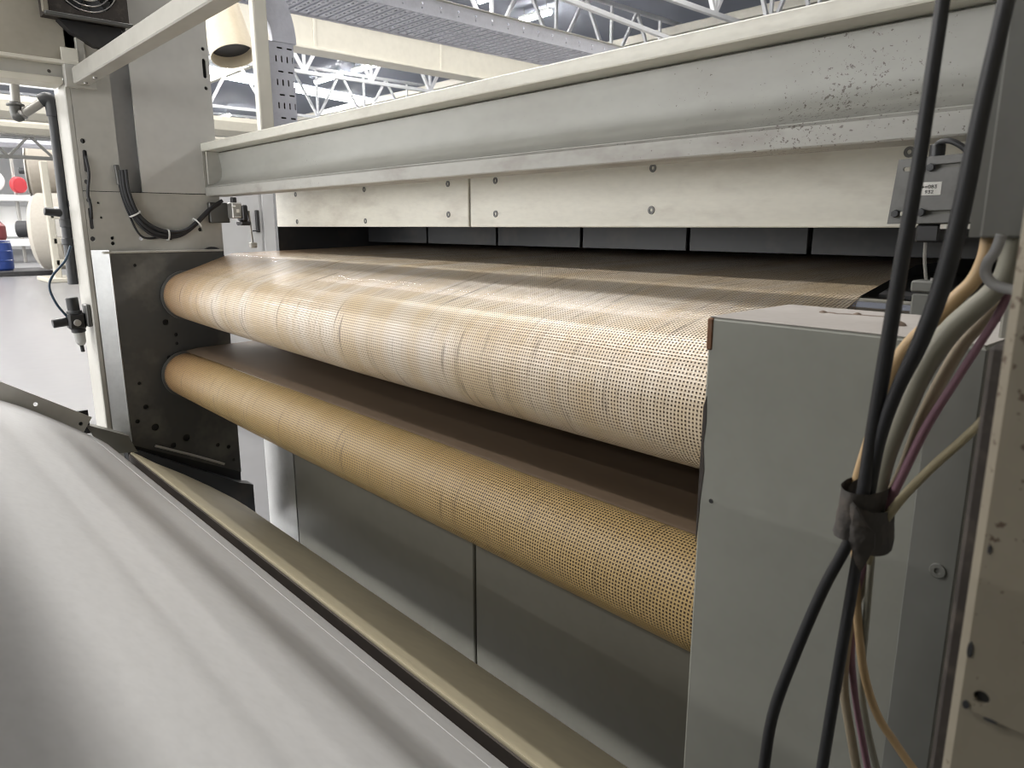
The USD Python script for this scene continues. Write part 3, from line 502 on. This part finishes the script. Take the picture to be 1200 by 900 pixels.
# ---- hanging cables
CAB = {'A': [(-.2185,.64,1.7283,.0058),(-.2219,.644,1.6634,.0063),(-.2264,.65,1.5937,.0065),(-.2325,.655,1.5185,.0072),(-.2391,.661,1.4291,.0075),(-.245,.666,1.3565,.007),(-.2487,.669,1.2967,.0068),(-.2564,.672,1.2571,.0061),(-.279,.678,1.1942,.0064),(-.3063,.687,1.1009,.0068),(-.3273,.694,1.0129,.0072),(-.3357,.7,.9204,.0074)] ,
'B': [(-.1703,.62,1.7135,.0062),(-.1805,.63,1.6323,.0069),(-.1873,.638,1.566,.0078),(-.1961,.645,1.5068,.0082),(-.2086,.65,1.4566,.0078),(-.226,.659,1.4086,.0067),(-.2382,.667,1.3577,.0062),(-.2456,.677,1.2954,.006),(-.2499,.681,1.2582,.0061),(-.255,.686,1.1917,.0063),(-.2626,.693,1.0896,.0066),(-.271,.7,.9622,.0069)] ,
'C1': [(-.188,.72,1.55,.0072),(-.1883,.718,1.5251,.0073),(-.1942,.717,1.504,.0074),(-.2058,.715,1.4878,.0075),(-.2201,.714,1.4678,.0073),(-.2383,.712,1.4441,.0071),(-.2496,.71,1.4171,.0068),(-.2562,.708,1.3791,.0061),(-.2632,.705,1.3356,.0058),(-.2676,.702,1.3,.0055),(-.2648,.7,1.2656,.0051),(-.2626,.706,1.2282,.0047),(-.2573,.715,1.1608,.0048),(-.2485,.724,1.0973,.0049),(-.2336,.731,1.0514,.0049),(-.2129,.736,1.0229,.0049),(-.1881,.74,.9952,.0048)] ,
'C2': [(-.1673,.71,1.55,.0091),(-.1699,.709,1.512,.0092),(-.1785,.708,1.4939,.0097),(-.1894,.707,1.48,.0106),(-.205,.706,1.4586,.0112),(-.2203,.705,1.426,.0108),(-.2325,.704,1.3843,.0107),(-.2424,.702,1.341,.0101),(-.2466,.701,1.2974,.0082),(-.2513,.7,1.268,.0062),(-.2479,.707,1.233,.0042),(-.2506,.722,1.1415,.004),(-.2525,.733,1.0761,.0041),(-.2445,.741,1.0244,.0041),(-.2291,.75,.963,.0042)] ,
'C3': [(-.1733,.746,1.5248,.0063),(-.1755,.741,1.492,.0063),(-.1842,.738,1.4743,.0064),(-.1998,.734,1.4471,.0065),(-.2119,.73,1.4144,.0067),(-.2229,.724,1.3743,.0064),(-.2321,.717,1.3232,.0057),(-.2445,.711,1.2777,.005),(-.2502,.713,1.2393,.0047),(-.2571,.718,1.1884,.0048),(-.2658,.722,1.1476,.0054),(-.2694,.727,1.1011,.0055),(-.2679,.731,1.0588,.0055),(-.2603,.735,1.0189,.0056),(-.2463,.74,.9578,.0056)] ,
'C4': [(-.1656,.716,1.5013,.0039),(-.1719,.714,1.4774,.004),(-.1811,.712,1.4531,.004),(-.1957,.71,1.4167,.0041),(-.2131,.706,1.3714,.0047),(-.2276,.703,1.3209,.0048),(-.2386,.701,1.2825,.0049),(-.2487,.704,1.2517,.0046),(-.2583,.714,1.1988,.0043),(-.2632,.725,1.1447,.004),(-.2649,.733,1.1004,.0041),(-.2582,.746,1.0357,.0042),(-.2415,.76,.9491,.0043)] ,
'C5': [(-.1622,.695,1.4285,.0046),(-.1619,.694,1.4125,.0046),(-.1655,.694,1.3928,.0043),(-.1787,.693,1.3705,.0044),(-.1986,.692,1.3417,.0046),(-.2183,.691,1.3097,.0047),(-.2304,.69,1.2853,.0048),(-.2412,.693,1.2593,.0041),(-.2464,.699,1.2272,.0033)] ,
'hook': [(-.1642,.66,1.5436,.0039),(-.1671,.66,1.5306,.004),(-.1712,.66,1.522,.004),(-.1713,.66,1.5133,.004),(-.1658,.66,1.5063,.004),(-.1568,.66,1.5029,.004),(-.1444,.66,1.5017,.0039)] }
def hang(key, mt, lb, n=14): solo('hanging_cable' if 'black' in lb else 'machine_cable', tube([(x, y, z, r * .87) for x, y, z, r in CAB[key]], 0, n, 6), mt, lb, 'cable', smooth=True)
hang('A', 'black_rubber', 'left black cable hanging down across the guard box, swinging out left below the tape')
hang('B', 'black_rubber', 'right black cable hanging from above the trunking and straight down below the tape')
hang('C1', 'cable_cream', 'orange cream cable, leftmost one leaving the trunking, curving down behind the black cables')
hang('C2', 'cable_grey', 'thickest grey conduit curving down from the trunking to the tape')
hang('C3', 'cable_beige', 'medium beige grey cable between the thick conduit and the mauve cable')
hang('C4', 'cable_mauve', 'thin mauve cable slanting from the pillar down to the tape')
hang('C5', 'cable_tan', 'thin tan cable coming out from behind the pillar to the tape')
solo('cable_hook', tube(CAB['hook'], 0, 12, 8), 'hook_grey', 'smooth light grey wire hook holding the cables at the pillar edge', 'hook', smooth=True)
tp = Thing('cable_tape', 'crumpled dark grey tape wrapped round the bundle of cables', 'tape', (-.25, .69, 1.27))
def wrap(z0, z1, cx0, cx1, ax_, ay_, cy=.69, n=40, k=9, seed=0, tilt=0):
    v, f = [], []
    for i in range(k):
        t = i / (k - 1); z = z0 + (z1 - z0) * t; cx = cx0 + (cx1 - cx0) * t
        for j in range(n):
            a = 2 * math.pi * j / n; q = np.array([math.cos(a), math.sin(a), t * 3.]); s = 1 + .16 * (meshkit.fbm(q * 2.1 + seed, 3) - .5)
            v.append((cx + ax_ * s * math.cos(a), cy + ay_ * s * math.sin(a), z + tilt * math.cos(a)))
    for i in range(k - 1):
        for j in range(n): a, b = i * n + j, i * n + (j + 1) % n; f += [[a, b, b + n], [a, b + n, a + n]]
    return trimesh.Trimesh(np.array(v), np.array(f), process=False)
tp.part('tape_wrap', wrap(1.309, 1.262, -.2535, -.2570, .0185, .034, seed=1), 'tape', 60)
tp.part('tape_wrap', wrap(1.300, 1.258, -.2475, -.2440, .0175, .036, seed=4, tilt=-.010), 'tape', 60)
fl = ext(Polygon([(-.245, 1.300), (-.230, 1.275), (-.229, 1.262), (-.236, 1.238), (-.243, 1.250), (-.248, 1.27)]), 'y', .648, .651); fl = fl.subdivide_to_size(.006); fl.vertices[:, 1] += .006 * (meshkit.fbm(fl.vertices * 90, 3) - .5) - 40 * (fl.vertices[:, 0] + .245) ** 2 * -1
tp.part('tape_tail', fl, 'tape', 60)

# ---- foreground feed cover
fc = Thing('feed_cover', 'large sloping pale grey cover across the foreground with a fold line', 'machine cover', (-2, .5, 0))
CP = [(-.9, 1.17), (-.55, 1.155), (-.2, 1.115), (.1, 1.03), (.361, .898), (.50, .812), (.645, .704)]
cps = smooth_path(np.c_[np.array(CP), np.zeros(len(CP))], 6)[:, :2]
tail = [(.69, .667), (.715, .643), (.732, .617), (.740, .58), (.742, .52), (.742, .40)]
outer = list(map(tuple, cps)) + tail
inner = [(.72, .40), (.72, .52)] + [(y - .012, z - .02) for y, z in outer[-5::-1]]
fc.part('cover_sheet', ext(Polygon(outer + inner), 'x', -3.32, -.55), 'cover_paint', 35)
fc.part('fold_bead', tube([(-3.32, .645, .7025), (-.55, .645, .7025)], .0022, 10, smooth=False), 'cover_paint')
EP = [(.792, .45), (.792, .588), (.795, .593), (.806, .590), (.89, .522), (1.0, .445), (1.12, .352), (1.22, .268), (1.275, .215), (1.285, .15), (1.27, .15), (1.1, .34), (.9, .48), (.805, .55), (.805, .45)]
fc.part('edge_strip', ext(Polygon(EP), 'x', -3.32, -.55), 'cover_edge', 35)
fc.part('groove_shade_face', box(-3.32, -.55, .786, .7915, .45, .587), 'groove_shade', False); fc.part('groove_floor', box(-3.32, -.55, .735, .80, .50, .52), 'black_and_shade', False)  # dark face and black floor painted as the shade inside the groove
fb = Thing('cover_end_bracket', 'grey painted end bracket with bolt holes at the far left edge of the cover', 'bracket', (-3.34, .5, .8))
bpy = Polygon([(-.35, 1.20), (.10, 1.095), (.374, .966), (.668, .770), (.63, .71), (.36, .86), (.1, .98), (-.35, 1.10)]).difference(holes([(.478, .858, .008), (.625, .750, .008)]))
fb.part('bracket_plate', ext(bpy, 'x', -3.342, -3.334), 'frame_paint', False); fb.part('bracket_foot', ext(Polygon([(.645, .74), (.80, .66), (.83, .58), (.70, .60)]), 'x', -3.42, -3.345), 'panel_paint', False)
fb.part('bracket_back', box(-3.36, -3.35, .40, .66, .70, .80), 'black_and_shade', False)

# ---- hoses and fittings at the side frame
hb = Thing('hose_bundle', 'bundle of black hoses drooping in a curve across the side frame to the sensor', 'hose bundle', (-3.42, 1.05, 1.5))
pts = [(.915, 1.78), (.918, 1.69), (.945, 1.60), (1.00, 1.535), (1.07, 1.512), (1.14, 1.522), (1.20, 1.565), (1.26, 1.62), (1.31, 1.652)]
for k, (o, r) in enumerate(((0, .011), (.014, .008), (-.012, .007))):
    hb.part('hose', tube([(XP + .022 + .006 * (k % 2), y + o * .8, z + o * .9 * (1 if 2 < i else .2)) for i, (y, z) in enumerate(pts)], r, 12), 'black_rubber')
for i in (2, 4, 6): y, z = pts[i]; hb.part('cable_tie', lathe([[.021, -.003], [.025, -.003], [.025, .003], [.021, .003], [.021, -.003]], (XP + .024, y, z), (0, pts[i + 1][0] - pts[i - 1][0], pts[i + 1][1] - pts[i - 1][1]), 20), 'white_plastic')
hb.part('thin_hose', tube([(XP + .012, .898, 1.80), (XP + .012, .902, 1.70), (XP + .012, .925, 1.60), (XP + .012, .968, 1.505), (XP + .012, 1.06, 1.503)], .0045, 8), 'black_rubber')
hb.part('conduit_end', cyl((XP + .014, .90, 1.72), (XP + .014, .896, 1.80), .010), 'dark_pipe')
se = Thing('photo_sensor', 'small grey and black sensor block under the far end of the crossbeam', 'sensor', (-3.39, 1.38, 1.6))
se.part('sensor_body', rbox(-3.42, -3.36, 1.34, 1.385, 1.585, 1.655, .004), 'pipe_grey'); se.part('sensor_head', rbox(-3.425, -3.355, 1.385, 1.41, 1.575, 1.645, .004), 'black_plastic'); se.part('sensor_foot', rbox(-3.42, -3.36, 1.375, 1.425, 1.553, 1.575, .006), 'black_plastic')
se.part('sensor_clip', rbox(-3.358, -3.352, 1.345, 1.375, 1.588, 1.594), 'white_plastic'); se.part('sensor_clip', rbox(-3.358, -3.352, 1.335, 1.355, 1.636, 1.642), 'white_plastic'); se.part('sensor_tag', rbox(-3.36, -3.357, 1.358, 1.372, 1.61, 1.625), 'white_label')
se.part('sensor_plug', cyl((-3.39, 1.36, 1.655), (-3.39, 1.36, 1.68), .014, 14), 'black_plastic'); se.part('sensor_rod', tube([(-3.385, 1.425, 1.62), (-3.385, 1.43, 1.54), (-3.385, 1.435, 1.45)], .005, 10), 'pipe_grey'); se.part('rod_foot', rbox(-3.40, -3.37, 1.42, 1.45, 1.45, 1.475), 'frame_paint'); se.part('rod_pin', rbox(-3.39, -3.38, 1.435, 1.47, 1.525, 1.531), 'black_plastic')
se.part('sensor_bracket', rbox(XP, -3.42, 1.26, 1.35, 1.565, 1.655, .003), 'dark_pipe')
fl_ = Thing('air_regulator', 'black air filter regulator with a clear bowl on the side frame edge', 'air regulator', (-3.55, .69, 1.12))
X0 = -3.52
fl_.part('regulator_body', rbox(X0 - .03, X0 + .03, .66, .725, 1.12, 1.19, .008), 'black_plastic'); fl_.part('adjusting_knob', cyl((X0, .689, 1.195), (X0, .687, 1.255), .024), 'black_plastic'); fl_.part('neck_ring', cyl((X0, .69, 1.185), (X0, .69, 1.20), .030), 'dark_steel')
fl_.part('bowl', lathe([[0, 0], [.012, 0], [.020, .012], [.022, .07], [0, .07]], (X0, .702, 1.05), (0, -.05, 1)), 'clear_bowl'); fl_.part('bowl_collar', cyl((X0, .698, 1.105), (X0, .697, 1.125), .028), 'black_plastic'); fl_.part('drain', cyl((X0, .704, 1.02), (X0, .702, 1.05), .008, 12), 'black_plastic')
fl_.part('inlet_port', cyl((X0, .66, 1.155), (X0, .605, 1.150), .019), 'black_plastic'); fl_.part('gauge', cyl((X0 + .03, .69, 1.15), (X0 + .042, .69, 1.15), .014), 'pipe_grey'); fl_.part('mounting_clamp', rbox(X0 - .02, X0 + .05, .725, .744, 1.13, 1.225, .004), 'dark_pipe')
solo('air_hose', tube([(-3.50, .705, 1.47), (-3.51, .68, 1.41), (-3.52, .63, 1.35), (-3.52, .612, 1.30), (-3.52, .63, 1.23), (-3.52, .665, 1.17)], .005, 10), 'blue_hose', 'thin dark blue air hose looping down to the air regulator', 'hose', smooth=True)
solo('slot_cable', tube([(XP + .008, .787, 1.83), (XP + .014, .79, 1.76), (XP + .012, .778, 1.68), (XP + .012, .783, 1.63), (XP - .002, .783, 1.58)], .006, 10), 'black_rubber', 'short black cable threaded through two slots of the side frame', 'cable', smooth=True)
ep = Thing('elbow_pipe', 'grey pipe with a dark elbow and vertical dark leg beside the side frame', 'pipe', (-3.7, .74, 1.5))
ep.part('vertical_leg', cyl((-3.66, .728, 1.30), (-3.66, .736, 2.03), .021), 'dark_steel'); ep.part('elbow', tube([(-3.66, .736, 2.00), (-3.66, .734, 2.055), (-3.665, .718, 2.068), (-3.675, .70, 2.058)], .027, 16), 'dark_steel')
ep.part('horizontal_run', cyl((-3.675, .71, 2.06), (-3.70, .635, 2.005), .018), 'pipe_grey'); ep.part('end_ring', cyl((-3.70, .638, 2.008), (-3.705, .628, 2.0), .023), 'steel')
ep.part('end_elbow', tube([(-3.703, .63, 2.0), (-3.71, .615, 1.995), (-3.715, .612, 2.02), (-3.715, .615, 2.05)], .022, 14), 'dark_pipe'); ep.part('riser', cyl((-3.715, .615, 2.04), (-3.715, .622, 2.16), .017), 'pipe_grey'); ep.part('pipe_flange', cyl((-3.715, .613, 2.035), (-3.715, .613, 2.043), .033), 'dark_pipe')
ep.part('pipe_joint', cyl((-3.66, .731, 1.545), (-3.66, .731, 1.58), .026), 'dark_steel'); ep.part('pipe_joint', cyl((-3.66, .730, 1.47), (-3.66, .730, 1.50), .026), 'dark_steel'); ep.part('stub_valve', cyl((-3.66, .72, 1.605), (-3.66, .655, 1.612), .017), 'black_plastic'); ep.part('pipe_clamp', rbox(-3.68, -3.62, .742, .79, 1.63, 1.66, .004), 'black_plastic')

# ---- unseen objects added round the camera bay and machine to block or bounce light
nc = Thing('added_side_blocker', 'tall grey cabinet shape added unseen beside the pillar to cut light from the right', 'cabinet', (.8, 0, 0))  # unseen block, added to keep light from the right off the machine
nc.part('cabinet_body', rbox(.45, 1.4, -1.6, 1.2, 0, 3.0, .02), 'frame_paint')
for k in range(2): nc.part('cabinet_door', rbox(.43, .45, -1.55 + k * 1.1, -.5 + k * 1.1, .1, 2.9, .006), 'frame_paint'); nc.part('door_handle', rbox(.40, .43, -.62 + k * 1.1, -.58 + k * 1.1, 1.1, 1.3, .005), 'black_plastic')
od = Thing('overhead_box', 'long unseen box added overhead to cast shade on the feed cover', 'duct', (-1.2, -1.15, 2.9))  # unseen box whose shadow darkens the near side of the cover
od.part('shade_box_body', rbox(-3.45, .42, -1.2, -.85, 3.0, 3.1, .01), 'frame_paint')
for x in (-3.3, -1.6, .2): od.part('shade_box_band', rbox(x - .02, x + .02, -1.21, -.84, 2.99, 3.11, .005), 'frame_paint')
ro = Thing('added_shade_sheet', 'grey unseen sheet added overhead to shade the pillar and guard box', 'light_blocker', (.1, -.5, 2.5))  # unseen sheet, added to shade the pillar and guard box
ro.part('shade_sheet', rbox(-1.1, 1.3, -1.4, .3, 2.5, 2.53, .005), 'frame_paint')
od2 = Thing('added_lamp_blocker', 'broad unseen box added overhead to hold lamp light off the near feed cover', 'duct', (-1.2, .5, 2.9))  # unseen second box, added to stop a lamp row reaching the near cover
od2.part('lamp_blocker_body', rbox(-3.45, .42, .3, .68, 2.9, 3.1, .01), 'frame_paint')
for x in (-3.3, -1.6, .2): od2.part('lamp_blocker_band', rbox(x - .02, x + .02, .29, .69, 2.89, 3.11, .005), 'frame_paint')
sc = Thing('added_rear_blocker', 'grey unseen cabinet shape added behind the camera to shade the pillar and guard box', 'cabinet', (.2, -1.3, 0))  # unseen block behind the camera, added to darken the pillar and box
sc.part('cabinet_body', rbox(-1.0, .425, -1.7, -1.1, 0, 2.3, .015), 'frame_paint'); sc.part('cabinet_door', rbox(-.28, .40, -1.1, -1.08, .1, 2.2, .006), 'frame_paint'); sc.part('cabinet_door', rbox(-.98, -.30, -1.1, -1.08, .1, 2.2, .006), 'frame_paint'); sc.part('door_handle', rbox(.33, .37, -1.08, -1.05, 1.1, 1.3, .005), 'black_plastic')
rg = Thing('added_rear_screen', 'grey upright unseen panel added behind the camera to shade the pillar and box', 'guard', (-1.3, -.2, 1.1))  # unseen screen, added to shade the lower guard box and pillar
rg.part('plain_sheet', rbox(-2.0, -.35, -.23, -.20, 1.08, 1.66, .006), 'guard_paint')
rg.part('screen_wing', rbox(-.345, .42, -.23, -.20, .02, 1.70, .006), 'guard_paint')
for x in (-1.9, -.45): rg.part('screen_foot', rbox(x - .04, x + .04, -.30, -.14, 1.08, 1.125, .006), 'frame_paint')
db = Thing('added_machine_body', 'long cream machine body added unseen behind the rollers to bounce light up', 'machine', (-1.4, 8, 0))  # hidden pale body, added to bounce light onto the underside of the tray
db.part('body_shell', rbox(-3.4, .45, 3.5, 13., 0, 1.70, .02), 'cream_paint')
for k in range(4): db.part('body_panel', rbox(.45, .465, 3.6 + k * 2.35, 5.85 + k * 2.35, .1, 1.65, .006), 'cream_paint')
